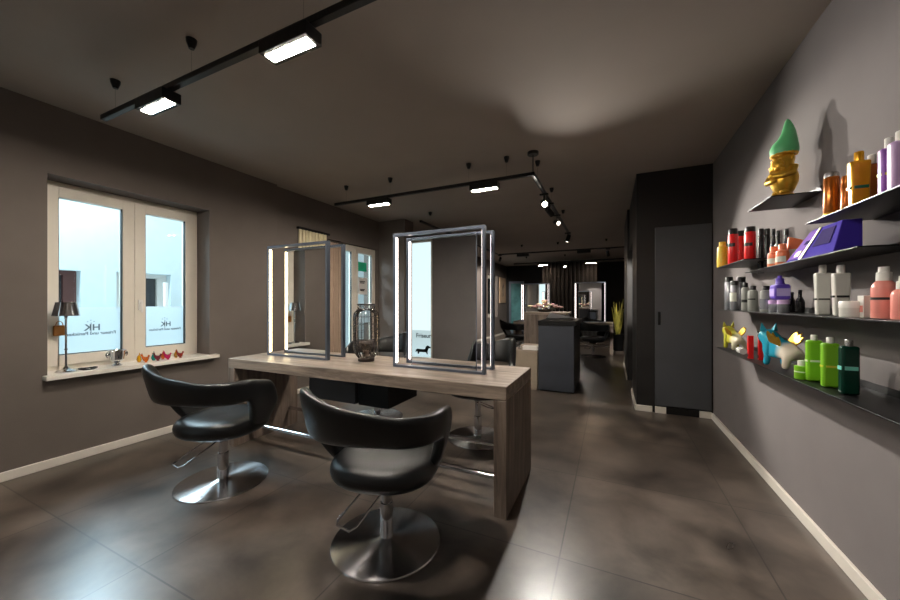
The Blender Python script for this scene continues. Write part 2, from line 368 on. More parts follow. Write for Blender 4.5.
# ------------------------------------------------------------------ lights on tracks
ZT = 2.54
def track(label, pts, anchors, canopy=None, group='ceiling lighting tracks'):
    t = thing('lighting_track', (pts[0][0], pts[0][1], ZT), label, 'lighting track', group)
    ox, oy = pts[0]
    mb = MB()
    for (a, b) in zip(pts, pts[1:]):
        x0, x1 = sorted((a[0]-ox, b[0]-ox)); y0, y1 = sorted((a[1]-oy, b[1]-oy)); r = .0175
        mb.box(x0-r, x1+r, y0-r, y1+r, -.016, .018)
    mb.build('rail', M_rail, t, bevel=.003)
    for i, (x, y) in enumerate(anchors):
        c = MB().lathe([(.014, H-ZT-.055), (.026, H-ZT-.02), (.028, H-ZT-.001)], 14, Matrix.Translation((x-ox, y-oy, 0))).build('ceiling_cup', M_rail, t)
        MB().cyl((x-ox, y-oy, .015), (x-ox, y-oy, H-ZT-.05), .0018, 6).build('wire', M_chrome, c)
    if canopy:
        x, y = canopy
        c = MB().lathe([(.05, H-ZT-.03), (.055, H-ZT-.026), (.055, H-ZT-.001)], 24, Matrix.Translation((x-ox, y-oy, 0))).build('canopy', M_rail, t)
        MB().cyl((x-ox, y-oy, .015), (x-ox, y-oy, H-ZT-.03), .005, 8).build('feed_cable', M_rail, c)
    return t
track('black ceiling track nearest the camera, over the window side chair', [(-3.2, 1.18), (-.71, 1.18), (-.71, -.9)], [(-3.05, 1.18), (-2.18, 1.18), (-1.30, 1.18), (-.71, .2), (-.71, -.7)], (-.71, 1.18))
track('black L shaped ceiling track with the round canopy and the glaring spotlight', [(-3.27, 3.5), (-.708, 3.5), (-.708, 6.85)], [(-3.1, 3.5), (-2.42, 3.5), (-1.40, 3.5), (-.98, 3.5), (-.708, 3.74), (-.708, 4.7), (-.708, 5.9)], (-.708, 3.5))
track('black ceiling track that crosses the room behind the reception counter', [(-2.73, 4.79), (-2.73, 8.95), (.5, 8.95)], [(-2.73, 5.1), (-2.73, 6.4), (-2.73, 7.7), (-2.1, 8.95), (-1.2, 8.95), (-.1, 8.95)])
track('short black ceiling track before the slatted black screen', [(-2.9, 11.3), (.4, 11.3)], [(-2.5, 11.3), (-1.3, 11.3), (-.1, 11.3)])
def panel_lamp():
    t = thing('panel_lamp', (0, 0, 0), '', 'track lamp', 'box shaped panel lamps on the ceiling tracks')
    mb = MB().box(-.155, .155, -.05, .05, -.085, -.022).build('housing', M_rail, t, bevel=.004)
    MB().box(-.03, .03, -.012, .012, -.024, -.016).build('adapter', M_rail, t)
    MB().box(-.135, .135, -.026, .026, -.0865, -.084).build('diffuser', M_led, t)
    return t
pl = panel_lamp(); pl.location = (-2.53, 1.18, ZT); pl['label'] = 'lit box lamp above the window, left on the nearest track'
dup(pl, (-1.39, 1.18, ZT), 0, 'large lit box lamp at top of the photo on the nearest track')
dup(pl, (-2.585, 3.5, ZT), 0, 'lit box lamp above the gap between the two table mirrors')
dup(pl, (-1.22, 3.5, ZT), 0, 'lit box lamp just left of the canopy and the glaring spotlight')
def reled(root, m_):
    for c in root.children:
        if c.name.startswith('diffuser'): c.data = c.data.copy(); c.data.materials[0] = m_
for px, lb in ((543, 'far glowing lamp above the left far mirror'), (591, 'far glowing lamp above the right far mirror')):
    reled(dup(pl, (x_at(px, 11.3), 11.3, ZT), 0, lb), M_ledfar)
for px, lb in ((523, 'unlit box lamp on the rear track, left one'), (584, 'unlit box lamp on the rear track, right one')):
    reled(dup(pl, (x_at(px, 8.95), 8.95, ZT), 0, lb), M_steel)

def spotlight(loc, target, label, power=0, lens=None, size=.05, angle=60, blend=.5, visible_arm=True):
    t = thing('spotlight', loc, label, 'spotlight', 'spotlights on the ceiling tracks')
    d = (Vector(target)-(Vector(loc)+Vector((0, 0, -.13)))).normalized()
    MB().box(-.05, .05, -.015, .015, -.035, -.016).cyl((0, 0, -.03), (0, 0, -.12), .008).build('arm', M_rail, t, bevel=.002)
    p = Vector((0, 0, -.13)); M = Matrix.Translation(p) @ d.to_track_quat('Z', 'Y').to_matrix().to_4x4()
    MB().lathe([(.026, -.075), (.034, -.07), (.036, .05), (.036, .06), (.031, .06), (.030, .045)], 20, M).build('head', M_rail, t)
    if lens: MB().lathe([(.001, .046), (.029, .046), (.029, .05), (.001, .052)], 20, M).build('lens', lens, t)
    if power:
        ld = bpy.data.lights.new('spot_bulb', 'SPOT'); ld.energy = power; ld.spot_size = math.radians(angle); ld.spot_blend = blend; ld.shadow_soft_size = .025; ld.color = (1, .94, .86)
        lo = bpy.data.objects.new('spot_bulb', ld); COL.objects.link(lo); lo.parent = t; lo.location = p+d*.075
        lo.rotation_euler = (-d).to_track_quat('Z', 'Y').to_euler()
    return t
spotlight((-.708, 4.13, ZT), (.35, 1.3, 1.05), 'glaring spotlight aimed at the camera below the canopy', 130, M_lens, angle=100)
spotlight((-.708, 5.2, ZT), (1.0, 2.5, 1.2), 'black spotlight further along behind the glaring one', 430, M_lensdim, angle=48)
spotlight((-.708, 6.6, ZT), (-1.08, 6.3, 1.0), 'black cylinder spotlight hanging at the end of the track', 160, M_lensdim)
spotlight((x_at(500, 8.95), 8.95, ZT), (-3.9, 11.2, 1.2), 'small black spotlight on the rear track beside the left wall', 700, M_lensdim)
spotlight((x_at(608, 8.95), 8.95, ZT), (.16, 10.1, .9), 'small black spotlight on the rear track above the plant', 120, M_lensdim)
spotlight((x_at(565, 11.3), 11.3, ZT), (-1.2, 9.2, .4), 'far lit spotlight between the two glowing far lamps', 70, M_lens)
spotlight((-.708, 4.55, ZT), (.26, 6.9, 1.2), 'spotlight washing the corridor wall', 900, M_lensdim, angle=30)
# out-of-view spots on the near track; front wall and table ones are added fill
spotlight((-.71, .75, ZT), (1.0, 2.3, 1.3), 'near track spotlight turned to the product shelves', 30, M_lensdim, angle=75)
spotlight((-.71, -.55, ZT), (-.9, -1.3, 1.2), 'unseen spotlight added to light the front wall', 70, M_lensdim, angle=80)
spotlight((-.71, -.05, ZT), (-1.3, 2.1, .8), 'unseen spotlight added as fill on the styling table', 12, M_lensdim, angle=70)

# ------------------------------------------------------------------ styling table
TX0, TX1, TY0, TY1, TZ = -3.05, -.545, 1.945, 2.62, .766
def styling_table(loc, L, W, label, cab=True):
    t = thing('styling_table', loc, label, 'table', 'long wooden styling tables')
    MB().box(-L/2, L/2, -W/2, W/2, TZ-.082, TZ).build('table_top', M_wood, t, bevel=.004)
    for s in (-1, 1):
        MB().box(s*L/2-(.078 if s > 0 else 0), s*L/2+(.078 if s < 0 else 0), -W/2, W/2, 0, TZ-.083).build('leg', M_woodv, t, bevel=.004)
    for y, z in ((-W/2+.10, .185), (W/2-.10, .185)):
        MB().cyl((-L/2+.078, y, z), (L/2-.078, y, z), .017, 16).build('foot_rail', M_chrome, t)
    if cab:
        for x0, x1, dm in ((-.50, -.01, M_door), (.02, .30, M_steel)):  # left box lighter: the grey reflection on its front is put into the colour
            dr = MB().box(x0, x1, -.14, W/2-.06, .46, TZ-.083).build('drawer_box', dm, t, bevel=.003)
            MB().cyl((x0+.10, -.14, .655), (x0+.10, -.155, .655), .009).box(x0+.085, x0+.115, -.165, -.155, .651, .659).build('key', M_chrome, dr)
    return t
styling_table(((TX0+TX1)/2, (TY0+TY1)/2, 0), TX1-TX0, TY1-TY0, 'long weathered oak styling table in the foreground with two framed mirrors')
styling_table((-1.16, 9.45, 0), 2.42, .62, 'far weathered oak styling table in front of the black slatted screen', False)

def station_mirror(strip):
    t = thing('station_mirror', (0, 0, 0), '', 'mirror', 'double sided framed station mirrors')
    Wd, Hh, D, b, dy = .735, 1.01, .225, .020, .036
    for y in (-D/2, D/2-dy):
        f = MB().box(-Wd/2, -Wd/2+b, y, y+dy, 0, Hh).box(Wd/2-b, Wd/2, y, y+dy, 0, Hh).box(-Wd/2+b, Wd/2-b, y, y+dy, Hh-b, Hh).box(-Wd/2+b, Wd/2-b, y, y+dy, 0, b*.8)
        f = f.build('frame', M_frame, t)
        MB().box(-Wd/2+b-.001, -Wd/2+b+.004, y+.008, y+dy-.004, b+.01, Hh-b-.01).box(Wd/2-b-.004, Wd/2-b+.001, y+.008, y+dy-.004, b+.01, Hh-b-.01).build('light_strip', strip, f)
    m_ = MB().box(-.265, .265, -.006, .006, .0, Hh-.022).build('mirror_panel', M_mirror, t, smooth=False)
    part(m_, 'silvered mirror glass')
    MB().box(-.268, -.265, -.007, .007, .0, Hh-.022).box(.265, .268, -.007, .007, .0, Hh-.022).build('mirror_edge', M_frame, m_)
    return t
ma = station_mirror(M_warm); ma.location = (-2.535, 2.325, TZ+.0005); ma['label'] = 'framed mirror with warm light strip at the window end of the near table'
mb_ = station_mirror(M_cool); mb_.location = (-1.137, 2.325, TZ+.0005); mb_['label'] = 'large framed mirror nearest the camera, right half of the near table'
dup(mb_, (x_at(536, 9.45)-.02, 9.45, TZ+.0005), 0, 'small looking far framed mirror, left one above the reception counter')
dup(mb_, (x_at(590, 9.45)-.0, 9.45, TZ+.0005), 0, 'far framed mirror right of the reception counter')

# ------------------------------------------------------------------ styling chair
def lerp(a, b, t): return a+(b-a)*t
def sm(t): t = max(0, min(1, t)); return t*t*(3-2*t)
def styling_chair(seatm):
    t = thing('styling_chair', (0, 0, 0), '', 'chair', 'black leather styling chairs with round chrome bases')
    # shell: a ribbon bent round the seat, high at the back, arms running forward and down into the seat
    vs = []; fs = []; N = 48; A = math.radians(114); K = 10
    for i in range(N+1):
        ph = -A+2*A*i/N; a = abs(ph); dg_ = math.degrees(a); sd = math.degrees(ph)
        top = lerp(.865, .765, sm((sd+45)/66)); top = lerp(top, .62, sm((-sd-50)/32)); top = lerp(top, .72, sm((sd-70)/30))
        if dg_ > 92: top = lerp(top, .56, sm((dg_-92)/26))
        bot = .61 if dg_ < 70 else lerp(.61, .385, sm((dg_-70)/20))
        def plan(r, z):
            e = .66
            cx = math.copysign(abs(math.sin(ph))**e, math.sin(ph)); cy = -math.copysign(abs(math.cos(ph))**e, math.cos(ph))
            lean = (z-.45)*.16*max(0, math.cos(ph))+(z-.45)*.10
            return (cx*(r+lean*.9), cy*(r*.90+lean)+.0, z)
        th = .056; R = .298; ring = []; h = top-bot
        for (rr, zz) in ((0, bot+.010), (th*.5, bot), (th, bot+.012), (th*1.02, bot+h*.35), (th, bot+h*.7), (th*.95, top-.016), (th*.5, top), (0.004, top-.014), (-.004, bot+h*.7), (-.006, bot+h*.35)):
            tk = (.045*sm((.56-zz)/.16)) if dg_ > 60 else 0
            ring.append(plan(R-.03+rr-tk, zz))
        vs += ring
    for i in range(N):
        for k in range(K):
            k2 = (k+1) % K; fs.append((i*K+k, i*K+k2, (i+1)*K+k2, (i+1)*K+k))
    fs.append(tuple(range(K))[::-1]); fs.append(tuple(N*K+k for k in range(K)))
    MB().add(vs, fs).build('backrest', M_leather, t, sub=2)
    # seat cushion
    vs = []; fs = []; N = 40
    prof = [(.02, .345), (.20, .347), (.258, .362), (.280, .40), (.278, .440), (.255, .472), (.18, .482), (.09, .475), (.01, .471)]
    mb = MB()
    for r, z in prof:
        for i in range(N):
            a = 2*PI*i/N; e = .82
            cx = math.copysign(abs(math.cos(a))**e, math.cos(a)); cy = math.copysign(abs(math.sin(a))**e, math.sin(a))
            vs.append((cx*r, cy*r*.96+.01, z))
    for j in range(len(prof)-1):
        for i in range(N):
            i2 = (i+1) % N; fs.append((j*N+i, j*N+i2, (j+1)*N+i2, (j+1)*N+i))
    fs.append(tuple(range(N))[::-1]); fs.append(tuple((len(prof)-1)*N+i for i in range(N)))
    mb.add(vs, fs).build('seat', seatm, t, sub=1)
    MB().lathe([(.05, .30), (.085, .32), (.09, .347)], 24).build('mounting_plate', M_rail, t)
    c = MB().lathe([(.034, .02), (.034, .20), (.033, .205), (.027, .207), (.027, .37)], 28).build('column', M_chrome, t)
    MB().lathe([(.28, 0), (.283, .004), (.28, .010), (.22, .016), (.10, .021), (.05, .024), (.036, .03)], 64).build('base_disc', M_brush, t)
    lv = MB().tube([(.03, -.02, .335), (.0, -.10, .29), (-.06, -.24, .215), (-.085, -.26, .205), (-.165, -.225, .205), (-.175, -.195, .21), (-.11, -.07, .28), (-.03, .0, .33)], .0055, 10)
    lv.build('pump_lever', M_chrome, t)
    return t
ch = styling_chair(M_leather); ch.location = (-2.47, 1.54, 0); ch.rotation_euler = (0, 0, .27); ch['label'] = 'black leather styling chair on chrome disc nearest the window, left of the other'
c2 = dup(ch, (-1.072, 1.518, 0), .27, 'black leather styling chair in the centre foreground on a chrome disc')
c3 = dup(ch, (-2.33, 3.12, 0), PI+.4, 'styling chair behind the near table, seen behind the smoked glass lantern')
c4 = dup(ch, (-1.12, 3.03, 0), PI+.2, 'styling chair behind the near table, partly hidden by the large mirror')
for r_ in (c3, c4):          # these two are pumped up higher
    for c in r_.children:
        if c.name.split('.')[0] in ('seat', 'backrest', 'mounting_plate'): c.location.z = .055
dup(ch, (x_at(593, 8.75), 8.75, 0), 0, 'black far styling chair at the right far mirror')
dup(ch, (x_at(517, 8.3), 8.3, 0), -.3, 'black far styling chair left of the wooden reception block')

# ------------------------------------------------------------------ lantern on table
lt = thing('glass_lantern', (-1.85, 2.33, TZ+.0005), 'ribbed smoked glass lantern standing on the table between the two mirrors', 'lantern')
prof = [(.062, .0), (.066, .03), (.085, .055), (.103, .10), (.106, .20), (.106, .36), (.100, .40), (.078, .425), (.070, .435), (.070, .475)]
mb = MB()
vs = []; fs = []; S = 48
for r, z in prof:
    for i in range(S):
        a = 2*PI*i/S; rr = r*(1+.022*math.cos(a*24)); vs.append((rr*math.cos(a), rr*math.sin(a), z))
for j in range(len(prof)-1):
    for i in range(S): i2 = (i+1) % S; fs.append((j*S+i, j*S+i2, (j+1)*S+i2, (j+1)*S+i))
MB().add(vs, fs).build('glass_body', M_smoke, lt)
M_brz = mat('bronze_rim', srgb(58, 50, 46), .4, metal=.5, noise=.1)
MB().lathe([(.060, .0), (.068, .004), (.068, .024), (.058, .026)], 32).build('foot', M_brz, lt)
MB().tube([(.072*math.cos(a*PI/12), .072*math.sin(a*PI/12), .472) for a in range(24)], .006, 8, True).tube([(.079*math.cos(a*PI/12), .079*math.sin(a*PI/12), .428) for a in range(24)], .003, 8, True).build('rim', M_brz, lt)
rb = MB()
for z in (.13, .19, .25, .31, .37): rb.tube([(.107*math.cos(a*PI/16), .107*math.sin(a*PI/16), z) for a in range(32)], .0016, 6, True)
for a in range(12): rb.tube([(r_*1.01*math.cos(a*PI/6), r_*1.01*math.sin(a*PI/6), z_) for r_, z_ in prof[2:8]], .0016, 6)
rb.build('wire_cage', M_brz, lt)
cd = MB().lathe([(.022, .027), (.034, .06), (.040, .14), (.038, .14), (.030, .06), (.01, .04)], 20).build('candle_glass', M_smoke, lt)
MB().lathe([(.028, .045), (.030, .085), (.004, .087), (.003, .095)], 16).build('candle', M_white, cd)

# ------------------------------------------------------------------ sill things
SZ = .703
tl = thing('table_lamp', (-3.93, y_at(66, -3.93), SZ), 'slim chrome table lamp with a mirrored shade at the left of the sill', 'lamp')
MB().lathe([(.058, 0), (.062, .006), (.05, .014), (.03, .02), (.014, .035), (.008, .045)], 28).build('base', M_chrome, tl)
MB().lathe([(.0065, .04), (.0065, .17), (.011, .175), (.011, .183), (.0065, .188), (.0065, .42), (.012, .425), (.006, .435), (.006, .48)], 16).build('stem', M_chrome, tl)
MB().tube([(.03*math.cos(a*PI/8), 0, .435+.018*math.sin(a*PI/8)) for a in range(9)], .003, 6).build('shade_holder', M_chrome, tl)
MB().lathe([(.082, .445), (.080, .446), (.060, .552), (.062, .553)], 32).build('lamp_shade', M_chrome, tl)
bk = thing('champagne_bucket', (-3.92, y_at(117, -3.92), SZ), 'small polished silver champagne bucket on the sill below the window mullion', 'bucket')
MB().lathe([(.034, 0), (.036, .006), (.022, .016), (.016, .024), (.03, .036), (.048, .055), (.056, .12), (.062, .13), (.064, .135), (.058, .134), (.050, .12), (.044, .06), (.01, .045)], 32).build('bowl', M_chrome, bk)
for s in (-1, 1): MB().ball((0, s*.062, .10), (.006, .010, .014)).tube([(0, s*(.060+.014*math.sin(a*PI/8)), .10-.022*math.cos(a*PI/8)) for a in range(9)], .003, 6).build('handle', M_chrome, bk)
ew = MB(); yy = y_at(88, -3.93)
ew.tube([(-3.93+.05*math.cos(a*.55)*(1-.1*math.sin(a)), yy+.055*math.sin(a*.55), SZ+.006+.004*math.sin(a)) for a in range(24)], .005, 8)
tag(ew.build('cable_coil', M_rail), 'thin black coiled cable lying beside the lamp foot', 'cable')
tg_ = thing('padlock_charm', (WX+.045, y_at(57, WX), .985), 'small orange brown hanging charm on the window frame behind the lamp', 'charm')
M_amb = mat('amber_wood', srgb(168, 112, 50), .4, noise=.15)
MB().box(-.008, .008, -.035, .035, 0, .085).build('body', M_amb, tg_, bevel=.008)
MB().tube([(0, .02*math.cos(a*PI/8), .083+.035*math.sin(a*PI/8)) for a in range(9)], .003, 6).build('loop', M_amb, tg_)
def colmat(nm, r, g, b, rough=.15): return mat(nm, srgb(r, g, b), rough, noise=.12, nscale=20, coat=.5, trans=.35)
def bird(px, m, label, flip=1, s=.88):
    x = -3.895 if flip > 0 else -3.955; t = thing('glass_bird', (x, y_at(px, x), SZ), label, 'figurine', 'small coloured glass birds on the sill', rz=.5*flip)
    b = MB()   # bird in local xz plane
    N = 14; rings = [(-.042, .058, .004, .004), (-.034, .050, .012, .014), (-.018, .034, .018, .024), (0, .028, .021, .027), (.014, .036, .018, .024), (.022, .052, .012, .013), (.026, .062, .011, .011), (.034, .066, .006, .005), (.042, .062, .001, .001)]
    vs = []; fs = []
    for (cx, cz, ry, rz_) in rings:
        for i in range(N): a = 2*PI*i/N; vs.append((cx*s, ry*math.cos(a)*s, (cz+rz_*math.sin(a))*s))
    for j in range(len(rings)-1):
        for i in range(N): i2 = (i+1) % N; fs.append((j*N+i, j*N+i2, (j+1)*N+i2, (j+1)*N+i))
    fs += [tuple(range(N))[::-1], tuple((len(rings)-1)*N+i for i in range(N))]
    b.add(vs, fs); b.build('body', m, t)
    MB().lathe([(.014*s, 0), (.010*s, .004), (.007*s, .014*s)], 12).build('foot', m, t)
    MB().prism([(.018*s, .062*s), (.022*s, .080*s), (.028*s, .072*s), (.033*s, .080*s), (.034*s, .066*s)], -.002, .002, Matrix.Rotation(PI/2, 4, 'X')).build('comb', m, t, bevel=.001)
    MB().prism([(-.040*s, .052*s), (-.062*s, .085*s), (-.046*s, .080*s), (-.040*s, .094*s), (-.026*s, .056*s)], -.003, .003, Matrix.Rotation(PI/2, 4, 'X')).build('tail', m, t, bevel=.001)
for px, nm, c, lb, fl in ((139, 'yellow_glass', (240, 176, 20), 'yellow glass bird, leftmost of the birds on the sill', -1), (146, 'orange_glass', (214, 108, 20), 'orange glass bird beside the yellow one on the sill', 1),
                      (153.5, 'teal_glass', (20, 150, 140), 'teal glass bird on the sill', -1), (158, 'crimson_glass', (130, 16, 40), 'dark crimson glass bird next to the teal one', 1),
                      (163, 'amber_glass', (224, 96, 30), 'bright amber glass bird left of the pink one', -1), (168, 'pink_glass', (222, 20, 100), 'hot pink glass bird on the sill', 1),
                      (176, 'gold_glass', (220, 150, 24), 'golden glass bird standing apart at the right end', -1), (180.5, 'red_glass', (160, 40, 20), 'red brown glass bird, last at the right end of the row', 1)):
    bird(px, colmat(nm, *c), lb, fl)

# ------------------------------------------------------------------ shelves on the right wall
def shelf(y0, y1, z, label, x0=.79, brackets=()):
    t = tag(MB().box(x0, XR, y0, y1, z-.006, z).box(XR-.004, XR, y0, y1, z-.006, z+.03).build('wall_shelf', M_steel, bevel=.001), label, 'shelf', 'black steel wall shelves')
    return t
ZA, ZB, ZC, ZD, ZE, ZG = 1.835, 1.607, 1.54, 1.452, 1.195, .885
shelf(2.45, 2.80, ZA, 'small black steel shelf under the gold gnome, topmost')
shelf(.9, 2.08, ZB, 'black steel shelf under the amber and gold bottles')
shelf(2.88, 3.54, ZC, 'short black steel shelf under the red bottles at far end')
shelf(1.72, 2.87, ZD, 'black steel shelf under the purple gift box')
shelf(.9, 3.54, ZE, 'long black steel shelf under the silver and white bottles')
shelf(.9, 3.54, ZG, 'lowest long black steel shelf with figurines and green bottles')

capK = mat('black_plastic_cap', srgb(18, 18, 20), .3, noise=.05)
capW = mat('white_plastic_cap', srgb(222, 220, 214), .35, noise=.03)
capS = mat('silver_cap', srgb(170, 168, 164), .25, metal=.8, noise=.05)
def bottle(px, x, z, py_top, w, body, cap, label, group, style='round', cap_h=None, band=None, py_base=None, depth=None, name='bottle', rz=0):
    """px: column, py_top: top row, w: width in m"""
    y = y_at(px, x); h = z_at(py_top, x, y)-z
    t = thing(name, (x, y, z+.0005), label, 'bottle', group, rz)
    ch_ = cap_h if cap_h else h*.16
    r = w/2; hb = h-ch_
    if style == 'round':
        MB().lathe([(r*.92, 0), (r, .004), (r, hb-.018), (r*.9, hb-.006), (r*.6, hb)], 24).build('body', body, t)
        MB().lathe([(r*.62, hb), (r*.62, h-.003), (r*.55, h)], 20).build('cap', cap, t)
    elif style == 'can':
        MB().lathe([(r*.95, 0), (r, .004), (r, hb), (r*.98, hb+.001)], 24).build('body', body, t)
        MB().lathe([(r*.93, hb), (r*.93, h-.006), (r*.8, h)], 20).build('cap', cap, t)
    elif style == 'square':
        d = depth or w*.6
        MB().box(-r, r, -d/2, d/2, 0, hb).build('body', body, t, bevel=min(.012, d*.3), seg=4)
        MB().lathe([(min(r, d/2)*.72, hb-.001), (min(r, d/2)*.72, h-.003), (min(r, d/2)*.62, h)], 20).build('cap', cap, t)
    elif style == 'flare':   # wider at the shoulder, flat tube shape
        d = depth or w*.55
        MB().add([(-r*.82, -d/2*.9, 0), (r*.82, -d/2*.9, 0), (r*.82, d/2*.9, 0), (-r*.82, d/2*.9, 0), (-r, -d/2, hb), (r, -d/2, hb), (r, d/2, hb), (-r, d/2, hb)],
                 [(0, 1, 2, 3), (4, 5, 6, 7), (0, 1, 5, 4), (1, 2, 6, 5), (2, 3, 7, 6), (3, 0, 4, 7)]).build('body', body, t, bevel=.007, seg=4)
        MB().lathe([(d*.42, hb-.001), (d*.42, h-.004), (d*.36, h)], 20).build('cap', cap, t)
    elif style == 'tall':    # bowling neck
        MB().lathe([(r*.92, 0), (r, .005), (r, hb*.55), (r*.85, hb*.66), (r*.42, hb*.85), (r*.4, hb)], 20).build('body', body, t)
        MB().lathe([(r*.45, hb), (r*.42, h)], 16).build('cap', cap, t)
    elif style == 'pump':
        MB().lathe([(r*.95, 0), (r, .006), (r, hb*.78), (r*.85, hb*.9), (r*.5, hb)], 28).build('body', body, t)
        MB().lathe([(r*.62, hb-.004), (r*.60, hb+ch_*.55), (r*.44, hb+ch_*.6), (r*.42, h)], 20).build('cap', cap, t)
    if band:
        m_, z0, z1 = band
        k = 1.012 if style not in ('flare',) else .97
        if style in ('square', 'flare'):
            d = depth or w*(.6 if style == 'square' else .55)
            MB().box(-r-.0012, -r*.5, -d/2*.7, d/2*.7, h*z0, h*z1).box(-r*.7, r*.7, -d/2-.0012, -d/2*.5, h*z0, h*z1).build('label_print', m_, t, bevel=.0005)
        else:
            a0 = -150; n_ = 14
            vs = []; fs = []
            for i in range(n_+1):
                a = math.radians(a0-70+140*i/n_)
                for zz in (h*z0, h*z1): vs.append((r*1.01*math.cos(a), r*1.01*math.sin(a), zz))
            for i in range(n_): fs.append((2*i, 2*i+2, 2*i+3, 2*i+1))
            MB().add(vs, fs).build('label_print', m_, t)
    return t
def plast(nm, r, g, b, rough=.3, metal=0): return mat(nm, srgb(r, g, b), rough, metal=metal, noise=.06, nscale=6)
red = plast('red_bottle', 222, 30, 32); peach = plast('peach_bottle', 236, 128, 84); silver = plast('silver_bottle', 168, 170, 176, .25, .7)
grey = plast('grey_bottle', 150, 152, 146, .4); whiteb = plast('white_bottle', 206, 204, 196, .4); amber = plast('copper_bottle', 176, 98, 34, .2, .6)
goldb = plast('golden_bottle', 224, 160, 30, .25, .4); lilac = plast('lilac_bottle', 150, 92, 182, .3); lilac2 = plast('pale_lilac_bottle', 210, 176, 222, .3)
green = plast('lime_bottle', 126, 190, 40, .3); dkgreen = plast('dark_green_bottle', 6, 52, 38, .25); pinkb = plast('pink_bottle', 226, 142, 130, .25)
yellow = plast('yellow_bottle', 224, 190, 50); blackb = plast('black_bottle', 20, 18, 20, .25); violet = plast('violet_flask', 104, 78, 190, .3)
prt_k = plast('dark_print', 30, 34, 34); prt_w = plast('white_print', 224, 228, 214); prt_c = plast('teal_print', 120, 210, 190); prt_g = plast('green_print', 20, 96, 60); prt_y = plast('yellow_print', 220, 210, 70); prt_l = plast('light_lilac_print', 196, 180, 236)
G = 'coloured bottles on the short far shelf'
bottle(722.5, .84, ZC, 242, .075, yellow, yellow, 'yellow bottle at the far end, beside the red bottles', G, 'round')
bottle(733, .85, ZC, 229, .062, red, capK, 'red bottle with black cap, nearest the closet door', G, 'can', band=(prt_k, .5, .6))
bottle(741, .94, ZC, 231, .062, red, capK, 'red bottle with black cap, middle of the three red ones', G, 'can')
bottle(750, .86, ZC, 227, .062, red, capK, 'red bottle with black cap, nearest of the three red ones', G, 'can', band=(prt_k, .42, .52))
G = 'bottles on the gift box shelf'
bottle(761, .93, ZD, 229, .034, blackb, capK, 'slim black bottle right behind the red bottles, farther one', G, 'can')
bottle(767, .93, ZD, 229, .034, blackb, capK, 'slim black bottle just left of the long-necked black ones', G, 'can')
bottle(773.5, .94, ZD, 229, .045, blackb, capK, 'black long-necked bottle behind the first peach bottle', G, 'tall')
bottle(778, .95, ZD, 231, .045, blackb, capK, 'black long-necked bottle between the two peach bottles', G, 'tall')
bottle(786.5, .94, ZD, 229, .045, blackb, capK, 'black long-necked bottle behind the peach flat pouch', G, 'tall')
bottle(774, .86, ZD, 247, .058, peach, peach, 'small peach bottle, left of the pair on the gift box shelf', G, 'round', cap_h=.03, band=(prt_w, .2, .45))
bottle(782.5, .87, ZD, 244, .058, peach, peach, 'small peach bottle touching the gift box side', G, 'round', cap_h=.035, band=(prt_w, .2, .45))
t = thing('product_pouch', (.93, y_at(793, .93), ZD+.0005), 'flat peach pouch leaning behind the gift box', 'pouch')
MB().prism([(-.035, 0), (.035, 0), (.040, .15), (-.02, .17)], -.012, .012, Matrix.Rotation(PI/2, 4, 'X')).build('pouch_body', peach, t, bevel=.004)
MB().box(-.022, .027, -.0135, -.0118, .045, .10).build('label_print', prt_w, t)
# purple gift box: an open trapezoid packaging
M_pur = mat('purple_card', srgb(66, 50, 160), .85, spec=.12, noise=.05); M_purd = mat('deep_violet_card', srgb(48, 34, 96), .85, spec=.12, noise=.05); M_lil = mat('lilac_card', srgb(138, 104, 190), .85, spec=.12, noise=.1)
yb0, yb1 = 1.885, 2.30
gb = thing('gift_box', (.87, (yb0+yb1)/2, ZD+.001), 'purple gift box with slanted lid and yellow ribbon print', 'gift box')
hl = (yb1-yb0)/2
MB().add([(-.072, -hl, 0), (.012, -hl, 0), (.012, hl, 0), (-.072, hl, 0), (-.045, -hl, .125), (.012, -hl, .125), (.012, hl*.1, .125), (-.045, hl*.1, .125)],
         [(0, 1, 2, 3), (4, 5, 6, 7), (0, 1, 5, 4), (1, 2, 6, 5), (2, 3, 7, 6), (3, 0, 4, 7)]).build('box_body', M_pur, gb, bevel=.003)
def facepanel(name, m_, u0, u1, v0, v1, off):
    # panel on the sloped front face; u along y (0 = near end), v up
    def P(u, v):
        yb = lerp(-hl, hl, u); yt = lerp(-hl, hl*.1, u)
        return Vector((lerp(-.072, -.045, v)-off, lerp(yb, yt, v), .125*v+off*.3))
    a = [P(u0, v0), P(u1, v0), P(u1, v1), P(u0, v1)]; b = [p+Vector((.002, 0, 0)) for p in a]
    return MB().add([tuple(p) for p in a+b], [(0, 1, 2, 3), (4, 5, 6, 7), (0, 1, 5, 4), (1, 2, 6, 5), (2, 3, 7, 6), (3, 0, 4, 7)]).build(name, m_, gb, smooth=False)
part(facepanel('dark_window', M_purd, .12, .50, .34, .86, .003), 'dark violet window area')
part(facepanel('lilac_panel', M_lil, .62, .96, .05, .95, .003), 'lilac printed panel')
part(facepanel('ribbon', prt_y, .60, .66, .0, .97, .0045), 'yellow ribbon stripe')
part(facepanel('print_patch', prt_y, .72, .84, .12, .30, .0045), 'cream yellow printed patch')
part(facepanel('print_patch', M_purd, .66, .80, .50, .62, .0045), 'violet printed patch')
G = 'bottles on the silver and white shelf'
bottle(729, .88, ZE, 277, .058, silver, capK, 'silver can with black cap, farthest on its shelf', G, 'can')
bottle(734.5, .84, ZE, 281, .055, silver, capK, 'silver can, front one of the far cluster of three', G, 'can', band=(prt_w, .3, .6))
bottle(741, .90, ZE, 277, .058, silver, capK, 'tall silver can with black cap behind the far cluster', G, 'can')
bottle(745.5, .85, ZE, 283, .045, grey, capK, 'slim grey bottle with small black cap next to the far cluster', G, 'round', band=(prt_k, .3, .4))
